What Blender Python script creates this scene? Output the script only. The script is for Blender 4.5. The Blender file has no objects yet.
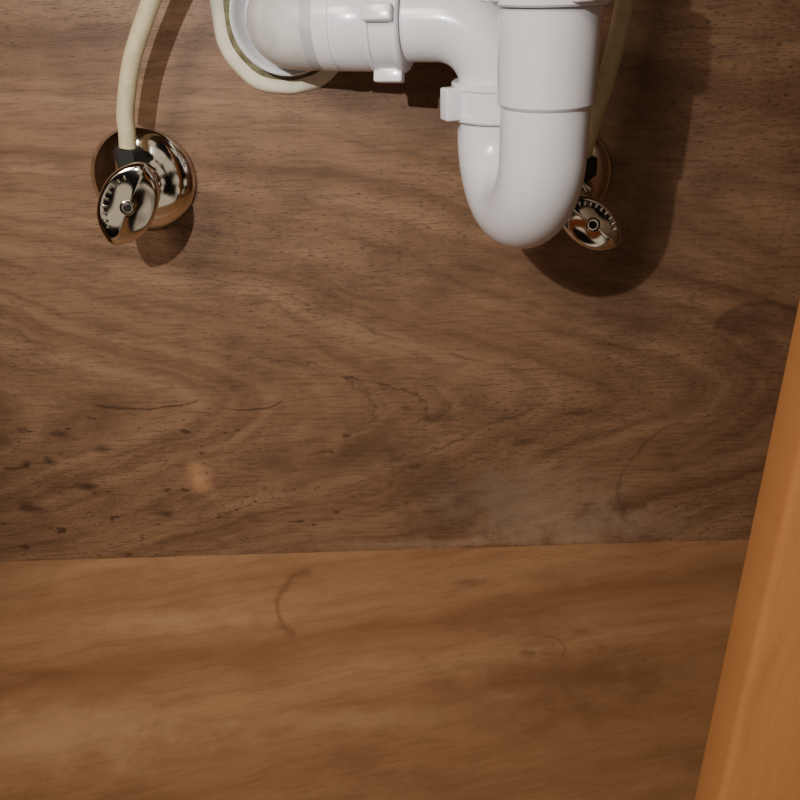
import bpy, bmesh, math, random
from mathutils import Vector, Matrix, Quaternion
random.seed(4)
scene = bpy.context.scene
def lin(c):
    c=c/255.0
    return c/12.92 if c<=0.04045 else ((c+0.055)/1.055)**2.4
def col(r,g,b): return (lin(r),lin(g),lin(b),1.0)

# ---------------------------------------------------------------- materials
class NT:
    def __init__(s,name):
        s.mat=bpy.data.materials.new(name); s.mat.use_nodes=True
        s.t=s.mat.node_tree; s.b=s.t.nodes['Principled BSDF']
    def n(s,ty,**k):
        x=s.t.nodes.new(ty)
        for a,v in k.items(): setattr(x,a,v)
        return x
    def put(s,sock,v):
        if isinstance(v,bpy.types.NodeSocket): s.t.links.new(v,sock)
        else: sock.default_value=v
    def m(s,op,a,b=0.0,c=0.0,clamp=False):
        x=s.n('ShaderNodeMath',operation=op,use_clamp=clamp)
        s.put(x.inputs[0],a); s.put(x.inputs[1],b); s.put(x.inputs[2],c)
        return x.outputs[0]
    def xyz(s,a,b,c):
        x=s.n('ShaderNodeCombineXYZ')
        s.put(x.inputs[0],a); s.put(x.inputs[1],b); s.put(x.inputs[2],c)
        return x.outputs[0]
    def noise(s,vec,scale=1,detail=3,rough=.5,dist=0):
        x=s.n('ShaderNodeTexNoise'); s.put(x.inputs['Vector'],vec)
        x.inputs['Scale'].default_value=scale; x.inputs['Detail'].default_value=detail
        x.inputs['Roughness'].default_value=rough; x.inputs['Distortion'].default_value=dist
        return x.outputs['Fac']
    def sm(s,v,a,b,o0=0.,o1=1.):
        x=s.n('ShaderNodeMapRange',interpolation_type='SMOOTHSTEP')
        s.put(x.inputs[0],v); x.inputs[1].default_value=a; x.inputs[2].default_value=b
        x.inputs[3].default_value=o0; x.inputs[4].default_value=o1
        return x.outputs[0]
    def mix(s,f,a,b,mode='MIX'):
        x=s.n('ShaderNodeMix',data_type='RGBA',blend_type=mode)
        s.put(x.inputs[0],f); s.put(x.inputs[6],a); s.put(x.inputs[7],b)
        return x.outputs[2]
    def bump(s,h,st=.2,dist=.001):
        x=s.n('ShaderNodeBump'); x.inputs['Strength'].default_value=st; x.inputs['Distance'].default_value=dist
        s.put(x.inputs['Height'],h); s.t.links.new(x.outputs[0],s.b.inputs['Normal'])

def simple(name,c,rough=.4,metal=0.,spec=.5,var=0.0,vs=60,coat=0.,bump=0.):
    t=NT(name)
    t.b.inputs['Roughness'].default_value=rough; t.b.inputs['Metallic'].default_value=metal
    t.b.inputs['Specular IOR Level'].default_value=spec; t.b.inputs['Coat Weight'].default_value=coat
    tc=t.n('ShaderNodeTexCoord').outputs['Object']
    nz=t.noise(tc,vs,4,.6)
    d=(c[0]*(1-var),c[1]*(1-var),c[2]*(1-var),1)
    t.put(t.b.inputs['Base Color'],t.mix(t.sm(nz,.35,.65),d,c))
    if bump: t.bump(nz,bump,.001)
    return t.mat

def wood(name,ax_u,ax_v,u0,v0,slope,cdark,cmid,clight,marks=(),patches=(),pore=1.0,fine=1.0,band=55,rough=.42,tilt=0.0,bandamt=.5,streak=.4,blotch=.35,spec=.5,line=.45,speck=0.):
    t=NT(name)
    o=t.n('ShaderNodeTexCoord').outputs['Object']
    sp=t.n('ShaderNodeSeparateXYZ'); t.put(sp.inputs[0],o)
    u=sp.outputs[ax_u]; v=sp.outputs[ax_v]
    vt=t.m('ADD',v,t.m('MULTIPLY',u,tilt))
    big=t.m('SUBTRACT',t.noise(t.xyz(t.m('MULTIPLY',u,6.),t.m('MULTIPLY',vt,9.),0.0),1,2,.5),.5)
    mid=t.m('SUBTRACT',t.noise(t.xyz(t.m('MULTIPLY',u,26.),t.m('MULTIPLY',vt,40.),3.0),1,3,.55),.5)
    du=t.m('SUBTRACT',u,u0); dv=t.m('SUBTRACT',vt,v0)
    hyp=t.m('SQRT',t.m('ADD',t.m('MULTIPLY',dv,dv),.0006))
    sl=t.m('MULTIPLY',t.sm(t.m('ABSOLUTE',dv),.09,.26,1.,.25),slope)
    f=t.m('ADD',t.m('MULTIPLY',du,sl),hyp)
    f=t.m('ADD',f,t.m('MULTIPLY',big,.05)); f=t.m('ADD',f,t.m('MULTIPLY',mid,.014))
    b1=t.noise(t.xyz(t.m('MULTIPLY',f,band),0.,0.),1,2,.55)
    b2=t.noise(t.xyz(t.m('MULTIPLY',f,band*3.2),7.,0.),1,2,.6)
    lines=t.m('MULTIPLY',t.sm(b2,.58,.72),t.sm(t.noise(t.xyz(t.m('MULTIPLY',u,12.),t.m('MULTIPLY',v,18.),9.),1,2,.5),.42,.62))
    gr=t.noise(t.xyz(t.m('MULTIPLY',u,35.),t.m('MULTIPLY',vt,420.),1.),1,4,.6)
    gr2=t.noise(t.xyz(t.m('MULTIPLY',u,14.),t.m('MULTIPLY',f,95.),4.),1,4,.6)
    pr=t.noise(t.xyz(t.m('MULTIPLY',u,190.),t.m('MULTIPLY',t.m('ADD',vt,t.m('MULTIPLY',big,.01)),1300.),2.),1,2,.5)
    prm=t.sm(t.noise(t.xyz(t.m('MULTIPLY',u,6.),t.m('MULTIPLY',v,9.),12.),1,3,.5),.35,.62,.35,1.)
    bl=t.noise(t.xyz(t.m('MULTIPLY',u,13.),t.m('MULTIPLY',v,18.),21.),1,5,.65)
    c=t.mix(t.sm(b1,.3,.7),cmid,clight)
    c=t.mix(t.m('MULTIPLY',t.sm(gr2,.42,.72),streak),c,cdark)
    c=t.mix(t.m('MULTIPLY',t.sm(b1,.47,.28),bandamt),c,cdark)
    c=t.mix(t.m('MULTIPLY',t.sm(bl,.43,.72),blotch),c,cdark)
    c=t.mix(t.m('MULTIPLY',t.sm(gr,.48,.66),.38*fine),c,cdark)
    c=t.mix(t.m('MULTIPLY',lines,line),c,(cdark[0]*.5,cdark[1]*.45,cdark[2]*.42,1))
    pm=t.m('MULTIPLY',t.m('MULTIPLY',t.sm(pr,.57,.66),.6*pore),prm)
    c=t.mix(pm,c,(cdark[0]*.42,cdark[1]*.4,cdark[2]*.4,1))
    if speck:
        sk=t.noise(t.xyz(t.m('MULTIPLY',u,60.),t.m('MULTIPLY',v,110.),31.),1,2,.55)
        low=t.m('MULTIPLY',t.sm(v,.19,.12),t.sm(u,.12,-.12,.35,1.))
        c=t.mix(t.m('MULTIPLY',t.m('MULTIPLY',t.sm(sk,.64,.72),speck),low),c,(cdark[0]*.5,cdark[1]*.45,cdark[2]*.42,1))
    wob=t.m('SUBTRACT',t.noise(t.xyz(u,v,5.),45,4,.65),.5)
    for (pu,pv,ru,rv,pc,am) in patches:
        a=t.m('DIVIDE',t.m('SUBTRACT',u,pu),ru); b=t.m('DIVIDE',t.m('SUBTRACT',v,pv),rv)
        d=t.m('SQRT',t.m('ADD',t.m('MULTIPLY',a,a),t.m('MULTIPLY',b,b)))
        d=t.m('ADD',d,t.m('MULTIPLY',wob,2.0))
        c=t.mix(t.m('MULTIPLY',t.sm(d,1.2,.0),am),c,pc)
    for (pu,pv,R,w,ang,hc,am,sq) in marks:
        a=t.m('SUBTRACT',u,pu); b=t.m('MULTIPLY',t.m('SUBTRACT',v,pv),sq)
        d=t.m('SQRT',t.m('ADD',t.m('MULTIPLY',a,a),t.m('MULTIPLY',b,b)))
        cs=t.m('DIVIDE',t.m('ADD',t.m('MULTIPLY',a,math.cos(ang)),t.m('MULTIPLY',b,math.sin(ang))),t.m('MAXIMUM',d,.0001))
        dd=t.m('ABSOLUTE',t.m('SUBTRACT',t.m('ADD',d,t.m('MULTIPLY',wob,.35*R)),R))
        ww=t.m('ADD',w*.6,t.m('MULTIPLY',t.sm(bl,.4,.6),w))
        mk=t.m('MULTIPLY',t.m('SUBTRACT',1.,t.m('DIVIDE',dd,ww),clamp=True),t.sm(cs,hc,hc+.3))
        c=t.mix(t.m('MULTIPLY',mk,am),c,(cdark[0]*.5,cdark[1]*.42,cdark[2]*.4,1))
    t.put(t.b.inputs['Base Color'],c)
    t.b.inputs['Specular IOR Level'].default_value=spec
    t.put(t.b.inputs['Roughness'],t.m('ADD',t.m('MULTIPLY',gr,.2),rough-.1))
    t.bump(t.m('SUBTRACT',t.m('MULTIPLY',gr,.5),pm),.4,.0005)
    return t.mat

DK=col(52,33,23)
M_wall=wood('wood_back_panel',0,2,.06,.145,.34,col(76,51,36),col(126,94,70),col(151,118,92),
  marks=[(-.20,.16,.05,.0036,-1.5,.45,.8,3.5),(-.12,.152,.03,.0034,-1.2,.5,.8,3.0),
         (.24,.06,.06,.0028,2.8,.3,.4,1.0),(.27,.20,.03,.004,2.0,.2,.35,1.6),(-.315,.10,.012,.003,-1,.2,.6,2),(-.10,.135,.12,.0024,.5,.5,.6,3.2),(-.14,.14,.12,.0020,.5,.5,.45,2.4)],
  patches=[(-.165,.078,.014,.020,col(200,154,114),.7),(-.335,.12,.03,.012,DK,.45),(-.285,.10,.008,.005,DK,.85),(-.26,.075,.010,.005,DK,.85),
           (-.31,.055,.015,.007,DK,.75),(-.24,.11,.008,.005,DK,.75),(-.20,.045,.009,.005,DK,.75),(-.30,.13,.008,.005,DK,.75),(-.27,.125,.009,.005,DK,.75),
           (.03,.13,.02,.007,DK,.55),(.10,.105,.014,.005,DK,.5),(.14,.13,.010,.004,DK,.5),(.26,.205,.03,.014,DK,.5),(-.10,.09,.03,.012,DK,.3),
           (.05,.055,.08,.035,DK,.45),(-.01,.10,.05,.025,DK,.35),
           (.11,.045,.09,.045,col(182,160,138),.34),(.16,.02,.11,.024,col(182,160,138),.34),(.05,.006,.14,.006,col(180,152,126),.35)],
  band=42,blotch=.45,streak=.36,bandamt=.42,pore=1.2,rough=.48,spec=.55,line=.5,speck=.75)
M_floor=wood('wood_base_panel',0,1,.3,-.5,.1,col(118,79,50),col(166,122,85),col(188,147,107),
  marks=[(-.080,-.062,.022,.0036,3.0,-.05,.42,.6),(.10,-.12,.016,.0024,.3,.2,.25,1.3)],
  patches=[(-.27,-.13,.03,.008,col(104,70,45),.35),(.12,-.15,.10,.035,col(112,75,48),.5),(.06,-.09,.06,.02,col(124,84,54),.35),(.09,-.125,.012,.005,DK,.45),(.13,-.105,.010,.005,DK,.3),
           (.05,-.045,.022,.005,DK,.3),(-.24,-.19,.12,.035,col(214,175,134),.5),(-.18,-.08,.10,.014,col(208,168,128),.45),(-.05,-.18,.10,.012,col(206,168,128),.35)],
  pore=.3,fine=.5,band=16,rough=.46,tilt=-.22,bandamt=.35,streak=.28,blotch=.3,spec=.4,line=.15)
M_side=wood('wood_side_panel',1,2,0,.3,.2,col(84,58,42),col(122,91,66),col(142,108,80))
M_counter=wood('countertop_underside',0,1,0,.3,.2,col(84,66,50),col(122,98,76),col(142,115,90))
M_stile=wood('wood_stile_maple',2,0,.3,.2,.05,col(206,132,72),col(230,160,98),col(238,172,110),pore=.12,fine=.35,band=22,rough=.4,bandamt=.25,streak=.2,blotch=.2,line=.15)
M_pvc=simple('pvc_white',col(236,237,244),.22,0,.5,.04,40,.25)
M_pvc2=simple('pvc_hub_aged',col(218,217,214),.35,0,.5,.14,60)
M_band=simple('pvc_grey_band',col(198,197,202),.45,0,.4,.15,80)
M_caulk=simple('caulk_cream',col(238,230,210),.7,0,.3,.12,120,0,.6)
M_mortar=simple('hole_edge_olive',col(132,128,100),.9,0,.2,.45,160,0,.8)
M_tube=simple('supply_tube_beige',col(214,202,164),.45,0,.4,.14,200)
M_chrome=simple('chrome',col(226,221,212),.09,1.0,.5,.06,30)
M_dark=simple('dark_rubber',col(38,36,36),.5,0,.4,.2,50)

# ---------------------------------------------------------------- mesh helpers
def finish(name,me,mat,parent=None,ang=32):
    for p in me.polygons: p.use_smooth=True
    me.set_sharp_from_angle(angle=math.radians(ang))
    ob=bpy.data.objects.new(name,me); scene.collection.objects.link(ob)
    me.materials.append(mat)
    if parent: ob.parent=parent
    return ob
def empty(name):
    e=bpy.data.objects.new(name,None); e.empty_display_size=.02
    scene.collection.objects.link(e); return e
def sweep(name,rows,mat,parent=None,seg=64,cap=True,closed=False):
    bm=bmesh.new(); T=rows[0][1].normalized()
    ref=Vector((0,0,1)) if abs(T.z)<.9 else Vector((1,0,0))
    A=(ref-T*ref.dot(T)).normalized(); rings=[]
    for (p,t,r) in rows:
        t=t.normalized(); q=T.rotation_difference(t); A=(q@A); A=(A-t*A.dot(t)).normalized(); T=t
        B=t.cross(A)
        rings.append([bm.verts.new(p+(A*math.cos(2*math.pi*i/seg)+B*math.sin(2*math.pi*i/seg))*r) for i in range(seg)])
    n=len(rings)
    for k in range(n if closed else n-1):
        a=rings[k]; b=rings[(k+1)%n]
        for i in range(seg):
            j=(i+1)%seg; bm.faces.new((a[i],a[j],b[j],b[i]))
    if cap and not closed:
        bm.faces.new(list(reversed(rings[0]))); bm.faces.new(rings[-1])
    bmesh.ops.recalc_face_normals(bm,faces=bm.faces)
    me=bpy.data.meshes.new(name); bm.to_mesh(me); bm.free()
    return finish(name,me,mat,parent)
def lathe(name,o,d,prof,mat,parent=None,seg=72,closed=False,cap=True):
    o=Vector(o); d=Vector(d).normalized()
    return sweep(name,[(o+d*t,d,r) for t,r in prof],mat,parent,seg,cap,closed)
def catmull(P,n=14):
    P=[Vector(p) for p in P]; P=[P[0]*2-P[1]]+P+[P[-1]*2-P[-2]]; out=[]
    for i in range(1,len(P)-2):
        for k in range(n):
            s=k/n; a,b,c,d=P[i-1:i+3]
            out.append(.5*((2*b)+(c-a)*s+(2*a-5*b+4*c-d)*s*s+(3*b-a-3*c+d)*s**3))
    out.append(P[-2]); return out
def rows_from(pts,r):
    R=[]
    for i,p in enumerate(pts):
        t=(pts[min(i+1,len(pts)-1)]-pts[max(i-1,0)])
        R.append((p,t,r(i/(len(pts)-1)) if callable(r) else r))
    return R
def box(name,lo,hi,mat,parent=None,bev=.0,M=None,seg=3):
    bm=bmesh.new(); bmesh.ops.create_cube(bm,size=1)
    lo=Vector(lo);hi=Vector(hi)
    for v in bm.verts: v.co=Vector(((v.co[i]+.5)*(hi[i]-lo[i])+lo[i] for i in range(3)))
    if bev: bmesh.ops.bevel(bm,geom=bm.edges[:],offset=bev,segments=seg,affect='EDGES',profile=.5)
    if M: bmesh.ops.transform(bm,matrix=M,verts=bm.verts)
    me=bpy.data.meshes.new(name); bm.to_mesh(me); bm.free()
    return finish(name,me,mat,parent,40)

# ---------------------------------------------------------------- cabinet shell
def panel_with_hole():
    bm=bmesh.new(); cx,cz,r=-.065,.423,.0375; seg=64
    x0,x1,z0,z1=-.45,.40,-.02,.72
    f=[];e=[]
    for i in range(seg):
        a=2*math.pi*i/seg; c,s=math.cos(a),math.sin(a)
        f.append((cx+r*c,cz+r*s))
        k=min((x1-cx)/c if c>1e-6 else 9,(x0-cx)/c if c<-1e-6 else 9,(z1-cz)/s if s>1e-6 else 9,(z0-cz)/s if s<-1e-6 else 9)
        e.append((cx+k*c,cz+k*s))
    def add(y): return [bm.verts.new((p[0],y,p[1])) for p in f],[bm.verts.new((p[0],y,p[1])) for p in e]
    i0,o0=add(0); i1,o1=add(.012)
    C={}
    for y,key in ((0,0),(.012,1)):
        for cxn,czn in ((x0,z0),(x0,z1),(x1,z0),(x1,z1)): C[(key,cxn,czn)]=bm.verts.new((cxn,y,czn))
    for i in range(seg):
        j=(i+1)%seg
        bm.faces.new((i0[i],i0[j],o0[j],o0[i])); bm.faces.new((i1[j],i1[i],o1[i],o1[j]))
        bm.faces.new((i0[j],i0[i],i1[i],i1[j]))
        pa,pb=e[i],e[j]
        if abs(pa[0]-pb[0])>1e-5 and abs(pa[1]-pb[1])>1e-5:
            cxn=x0 if min(pa[0],pb[0])<=x0+1e-5 else x1
            czn=z0 if min(pa[1],pb[1])<=z0+1e-5 else z1
            for key,o in ((0,o0),(1,o1)): bm.faces.new((o[i],o[j],C[(key,cxn,czn)]))
    bmesh.ops.recalc_face_normals(bm,faces=bm.faces)
    for fc in bm.faces:
        c=fc.calc_center_median()
        if abs(c.y)<1e-6 and fc.normal.y>0: fc.normal_flip()
    me=bpy.data.meshes.new('wall_back'); bm.to_mesh(me); bm.free()
    ob=bpy.data.objects.new('wall_back',me); scene.collection.objects.link(ob); me.materials.append(M_wall)
panel_with_hole()
box('floor',(-.45,-.36,-.018),(.40,0,0),M_floor)
box('wall_left',(-.468,-.36,-.018),(-.45,.012,.72),M_side)
box('wall_right',(.40,-.36,-.018),(.418,.012,.72),M_side)
box('unseen_countertop',(-.468,-.38,.72),(.418,.012,.75),M_counter)  # unseen countertop, added to block overhead light and darken the upper cabinet
box('trim_1',(.112,-.380,-.10),(.175,-.360,.72),M_stile,bev=.0025)

# ---------------------------------------------------------------- drain trap
trap=empty('drain_p_trap')
BX,BY=.061,-.070
FX,FY=.0772,-.140
R=math.hypot(FX-BX,FY-BY)/2; cx,cy=(BX+FX)/2,(BY+FY)/2
dirh=Vector((FX-BX,FY-BY,0)).normalized(); z0=.3615; pr=.0225
rows=[]
rows.append((Vector((BX,BY,.378)),Vector((0,0,-1)),pr))
for k in range(41):
    a=math.pi*k/40
    p=Vector((cx,cy,z0))-dirh*R*math.cos(a)+Vector((0,0,-R*math.sin(a)))
    t=dirh*math.sin(a)+Vector((0,0,-math.cos(a)))
    rows.append((p,t,pr))
up=Vector((0,0,1)); F=lambda z:Vector((FX,FY,z))
for z,r in ((.3855,pr),(.3862,.0234),(.3875,.0243),(.4310,.0248),(.4314,.0248)): rows.append((F(z),up,r))
sweep('u_bend',rows,M_pvc,trap,80)
def nut(name,o,d,h,r,lugs,lugdir0,mat=M_pvc,lugr=.0065):
    d=Vector(d).normalized(); o=Vector(o)
    lathe(name,o,d,[(0,r-.004),(0,r-.001),(.001,r),(h*.18,r),(h*.22,r-.0012),(h*.8,r-.0012),(h*.84,r),(h-.001,r),(h,r-.001),(h,r-.004)],mat,trap)
    e=Vector(lugdir0); e=(e-d*e.dot(d)).normalized(); g=d.cross(e)
    for k in range(lugs):
        a=2*math.pi*k/lugs; q=e*math.cos(a)+g*math.sin(a); w=d.cross(q)
        M=Matrix(((q.x,w.x,d.x,o.x),(q.y,w.y,d.y,o.y),(q.z,w.z,d.z,o.z),(0,0,0,1)))
        box(name+'_lug_%d'%(k+1),(r-.004,-.0045,h*.08),(r+lugr,.0045,h*.92),mat,trap,.0012,M)
nut('outlet_nut',(BX,BY,.3685),(0,0,1),.021,.0262,4,(-1,-.45,0),lugr=.0085)
nut('inlet_nut',(FX,FY,.4318),(0,0,1),.026,.0285,4,(1,.3,0))
lathe('tailpiece',(FX,FY,.42),(0,0,1),[(0,.017),(0,.019),(.299,.019),(.299,.017)],M_pvc,trap)
zA=.4205; Re=.034
armdir=Vector((-.966,.26,0)).normalized()
rows=[(Vector((BX,BY,.3855)),up,.0215)]
for k in range(25):
    a=math.pi/2*k/24
    p=Vector((BX,BY,zA-Re))+armdir*Re*(1-math.cos(a))+up*Re*math.sin(a)
    rows.append((p,up*math.cos(a)+armdir*math.sin(a),.0215))
P0=rows[-1][0]; L=.052
rows.append((P0+armdir*L,armdir,.0215))
sweep('outlet_elbow',rows,M_pvc,trap,72)
nut('arm_nut',P0+armdir*.018,armdir,.020,.0272,4,(0,-.25,-1),lugr=.0055)
s2=P0+armdir*.038
lathe('arm_coupling',s2,armdir,[(0,.022),(0,.0258),(.002,.0266),(.018,.0266),(.0185,.0258),(.0195,.0258),(.020,.0266),(.029,.0266),(.029,.022)],M_pvc,trap)
lathe('grey_band',s2+armdir*.029,armdir,[(0,.022),(0,.0262),(.007,.0262),(.007,.022)],M_band,trap)
e0=s2+armdir*.036
d1=(Vector((-.060,0,0))-e0).x/armdir.x
corner=e0+armdir*d1
n=18
pA=e0.lerp(corner,.30); pB=Vector((corner.x,corner.y+.022,corner.z))
path=[e0]+[ (pA*(1-k/n)**2+corner*2*(k/n)*(1-k/n)+pB*(k/n)**2) for k in range(n+1)]+[Vector((corner.x,.03,corner.z))]
sweep('wall_hub',rows_from(path,.0262),M_pvc2,trap,72)
lathe('hub_collar',(-.0630,-.018,.4225),(0,1,0),[(.016,.0268),(.003,.0305),(.0,.0318),(-.0008,.0328),(0,.0338),(.002,.0342),(.035,.0342),(.035,.0275)],M_pvc,trap)
def wobble_ring(name,cx,cz,ri,ro,y0,y1,mat,amp):
    bm=bmesh.new(); seg=120; rings=[]
    prof=[(ri,0.002),(ri,y0*.7),(ri+(ro-ri)*.3,y0),(ri+(ro-ri)*.7,y0*.95),(ro,y1),(ro,0.002)]
    ph=[random.uniform(0,6.28) for _ in range(6)]
    for i in range(seg):
        a=2*math.pi*i/seg
        w=sum(math.sin(a*(3+2*k)+ph[k])/(1+k) for k in range(6))*amp
        rings.append([bm.verts.new((cx+(r+w*(.6 if j<2 else 1))*math.cos(a),y*(1+ w*40 if y<0 else 1),cz+(r+w*(.6 if j<2 else 1))*math.sin(a))) for j,(r,y) in enumerate(prof)])
    for i in range(seg):
        A=rings[i];B=rings[(i+1)%seg]
        for j in range(len(prof)):
            k=(j+1)%len(prof); bm.faces.new((A[j],A[k],B[k],B[j]))
    bmesh.ops.recalc_face_normals(bm,faces=bm.faces)
    me=bpy.data.meshes.new(name); bm.to_mesh(me); bm.free()
    return finish(name,me,mat,trap,60)
wobble_ring('hole_caulk',-.065,.4225,.0385,.0472,-.0034,-.0008,M_caulk,.0009)
wobble_ring('hole_filler',-.065,.4225,.034,.0394,-.0016,-.0010,M_mortar,.0004)

# ---------------------------------------------------------------- shut-off valves
def handle(name,o,nrm,longdir,a,b,mat,parent):
    o=Vector(o); n=Vector(nrm).normalized(); l=Vector(longdir); l=(l-n*l.dot(n)).normalized(); w=n.cross(l)
    bm=bmesh.new(); seg=64
    prof=[(0.0,.0055),(.25,.0056),(.5,.0052),(.70,.0044),(.85,.0034),(.94,.0024),(.99,.0010),(1.0,-.001),(.97,-.004),(.88,-.006),(.4,-.0065)]
    rings=[]
    for t,h in prof[1:]:
        ring=[]
        for i in range(seg):
            th=2*math.pi*i/seg; c,s_=math.cos(th),math.sin(th)
            sc=1-.34*c**4
            hh=h-(.0022*abs(s_)**1.5*math.sin(min(t,1)*math.pi) if h>0 else 0)
            ring.append(bm.verts.new(o+l*(a*t*c)+w*(b*t*s_*sc)+n*hh))
        rings.append(ring)
    c0=bm.verts.new(o+n*prof[0][1])
    for i in range(seg): bm.faces.new((c0,rings[0][i],rings[0][(i+1)%seg]))
    for k in range(len(rings)-1):
        for i in range(seg):
            j=(i+1)%seg; bm.faces.new((rings[k][i],rings[k+1][i],rings[k+1][j],rings[k][j]))
    bm.faces.new(rings[-1]); bmesh.ops.recalc_face_normals(bm,faces=bm.faces)
    me=bpy.data.meshes.new(name); bm.to_mesh(me); bm.free()
    finish(name,me,mat,parent,60)
    lathe(name+'_screw_seat',o+n*.0045,n,[(0,.0046),(.0014,.0046),(.0018,.0040),(.0010,.0034),(.0010,.002)],mat,parent,40)
    lathe(name+'_screw',o+n*.0052,n,[(0,.0024),(.0012,.0024),(.0016,.0019),(.0016,.0012)],M_dark,parent,32)
    for k in range(9):
        th=math.radians(40+k*13); rr=.74
        p=o+l*(a*rr*math.cos(th))+w*(b*rr*math.sin(th)*(1-.34*math.cos(th)**4))+n*(.0042-.0022*abs(math.sin(th))**1.5*math.sin(rr*math.pi))
        ra=(l*math.cos(th)*b+w*math.sin(th)*a).normalized(); tt=n.cross(ra)
        M=Matrix(((ra.x,tt.x,n.x,p.x),(ra.y,tt.y,n.y,p.y),(ra.z,tt.z,n.z,p.z),(0,0,0,1)))
        box(name+'_ridge_%d'%(k+1),(-.0015,-.0006,-.001),(.0015,.0006,.0007),M_chrome,parent,.0002,M,1)
        box(name+'_ridge_bar_%d'%(k+1),(-.0015,-.0006,-.001),(-.0007,.0012,.0007),M_dark,parent,.0001,M,1)
def valve(x,z,hc,hn,hl,a,b,hm,tubepts):
    V=empty('shutoff_valve')
    lathe('escutcheon',(x,0,z),(0,-1,0),[(0,.030),(0,.0345),(.0018,.0352),(.0034,.0350),(.0056,.0335),(.0085,.030),(.0110,.025),(.0128,.019),(.0138,.0145),(.0150,.0130),(.0175,.0125),(.0175,.009)],M_chrome,V,96)
    lathe('inlet_nut',(x,-.016,z),(0,-1,0),[(0,.009),(0,.0115),(.001,.012),(.011,.012),(.012,.0115),(.012,.008)],M_chrome,V,6)
    lathe('body',(x,-.024,z),(0,-1,0),[(0,.007),(0,.0110),(.002,.0128),(.018,.0128),(.021,.0110),(.021,.006)],M_chrome,V,48)
    ln=(Vector(hc)-Vector((x,-.042,z))).length
    lathe('stem',(x,-.042,z),Vector(hc)-Vector((x,-.042,z)),[(0,.0075),(.008,.0075),(.009,.005),(max(.012,ln),.005)],M_chrome,V,32)
    t0=Vector(tubepts[0]); b0=Vector((x,-.034,z+.004))
    lathe('outlet_stub',b0,t0-b0,[(0,.0080),((t0-b0).length-.003,.0080)],M_chrome,V,40)
    lathe('outlet_compression_nut',t0-Vector((0,0,.0130)),(0,0,1),[(0,.007),(0,.0092),(.001,.0100),(.011,.0100),(.0125,.0085),(.0125,.005)],M_dark,V,6)
    handle('oval_handle',hc,hn,hl,a,b,hm,V)
    T=empty('water_supply_tube')
    sweep('tube',rows_from(catmull(tubepts,14),.0054),M_tube,T,28)
valve(-.170,.3244,(-.1640,-.064,.3225),(.18,-1,-.10),(.56,0,1),.0285,.0172,M_chrome,
  [(-.1665,-.036,.3515),(-.1655,-.036,.360),(-.1640,-.036,.374),(-.1545,-.037,.403),(-.1370,-.038,.4355),(-.112,-.045,.475),(-.085,-.06,.53),(-.07,-.08,.62),(-.07,-.09,.719)])
valve(.115,.3170,(.1215,-.068,.3035),(.12,-1,.08),(.80,0,-.60),.0245,.0140,M_chrome,
  [(.1205,-.037,.338),(.1225,-.038,.347),(.1265,-.040,.3666),(.1335,-.041,.398),(.1375,-.042,.4277),(.142,-.05,.475),(.135,-.07,.54),(.125,-.09,.62),(.12,-.09,.719)])

# ---------------------------------------------------------------- lights
def light(name,ty,loc,energy,color,tgt=None,**k):
    d=bpy.data.lights.new(name,ty); d.energy=energy; d.color=color
    for a,v in k.items(): setattr(d,a,v)
    o=bpy.data.objects.new(name,d); o.location=loc; scene.collection.objects.link(o)
    if tgt is not None: o.rotation_euler=(Vector(tgt)-Vector(loc)).to_track_quat('-Z','Y').to_euler()
    return o
light('phone_flash','SPOT',(-.185,-.58,.590),11.0,(1,.97,.92),(-.12,0,.31),spot_size=math.radians(78),spot_blend=1.0,shadow_soft_size=.004)
light('warm_fill_light','AREA',(-.7,-1.3,1.25),13.5,(1,.84,.66),(.1,-.3,.1),size=.4)  # added warm fill, no visible source; brightens the stile and floor
w=bpy.data.worlds.new('World'); scene.world=w; w.use_nodes=True
nt=w.node_tree; bg=nt.nodes['Background']
tc=nt.nodes.new('ShaderNodeTexCoord'); nz=nt.nodes.new('ShaderNodeTexNoise'); nz.inputs['Scale'].default_value=2.6; nz.inputs['Detail'].default_value=1.3
cr=nt.nodes.new('ShaderNodeValToRGB'); nt.links.new(tc.outputs['Generated'],nz.inputs['Vector']); nt.links.new(nz.outputs['Fac'],cr.inputs[0]); nt.links.new(cr.outputs[0],bg.inputs[0])
e=cr.color_ramp.elements; e[0].position=.50; e[0].color=(.014,.011,.009,1); e[1].position=.61; e[1].color=(1.5,1.25,.95,1)  # invented bright warm patches in a dark surround, for contrast in the chrome
x=e.new(.55); x.color=(.10,.075,.05,1)
bg.inputs[1].default_value=.36

# ---------------------------------------------------------------- camera
cd=bpy.data.cameras.new('camera'); cam=bpy.data.objects.new('camera',cd); scene.collection.objects.link(cam)
cd.sensor_width=36; cd.lens=37.8; cd.clip_start=.01
M=Matrix.Rotation(math.radians(62),4,'X')@Matrix.Rotation(math.radians(-1.7),4,'Z')
cam.matrix_world=Matrix.Translation((0,-.58,.455))@M
scene.camera=cam
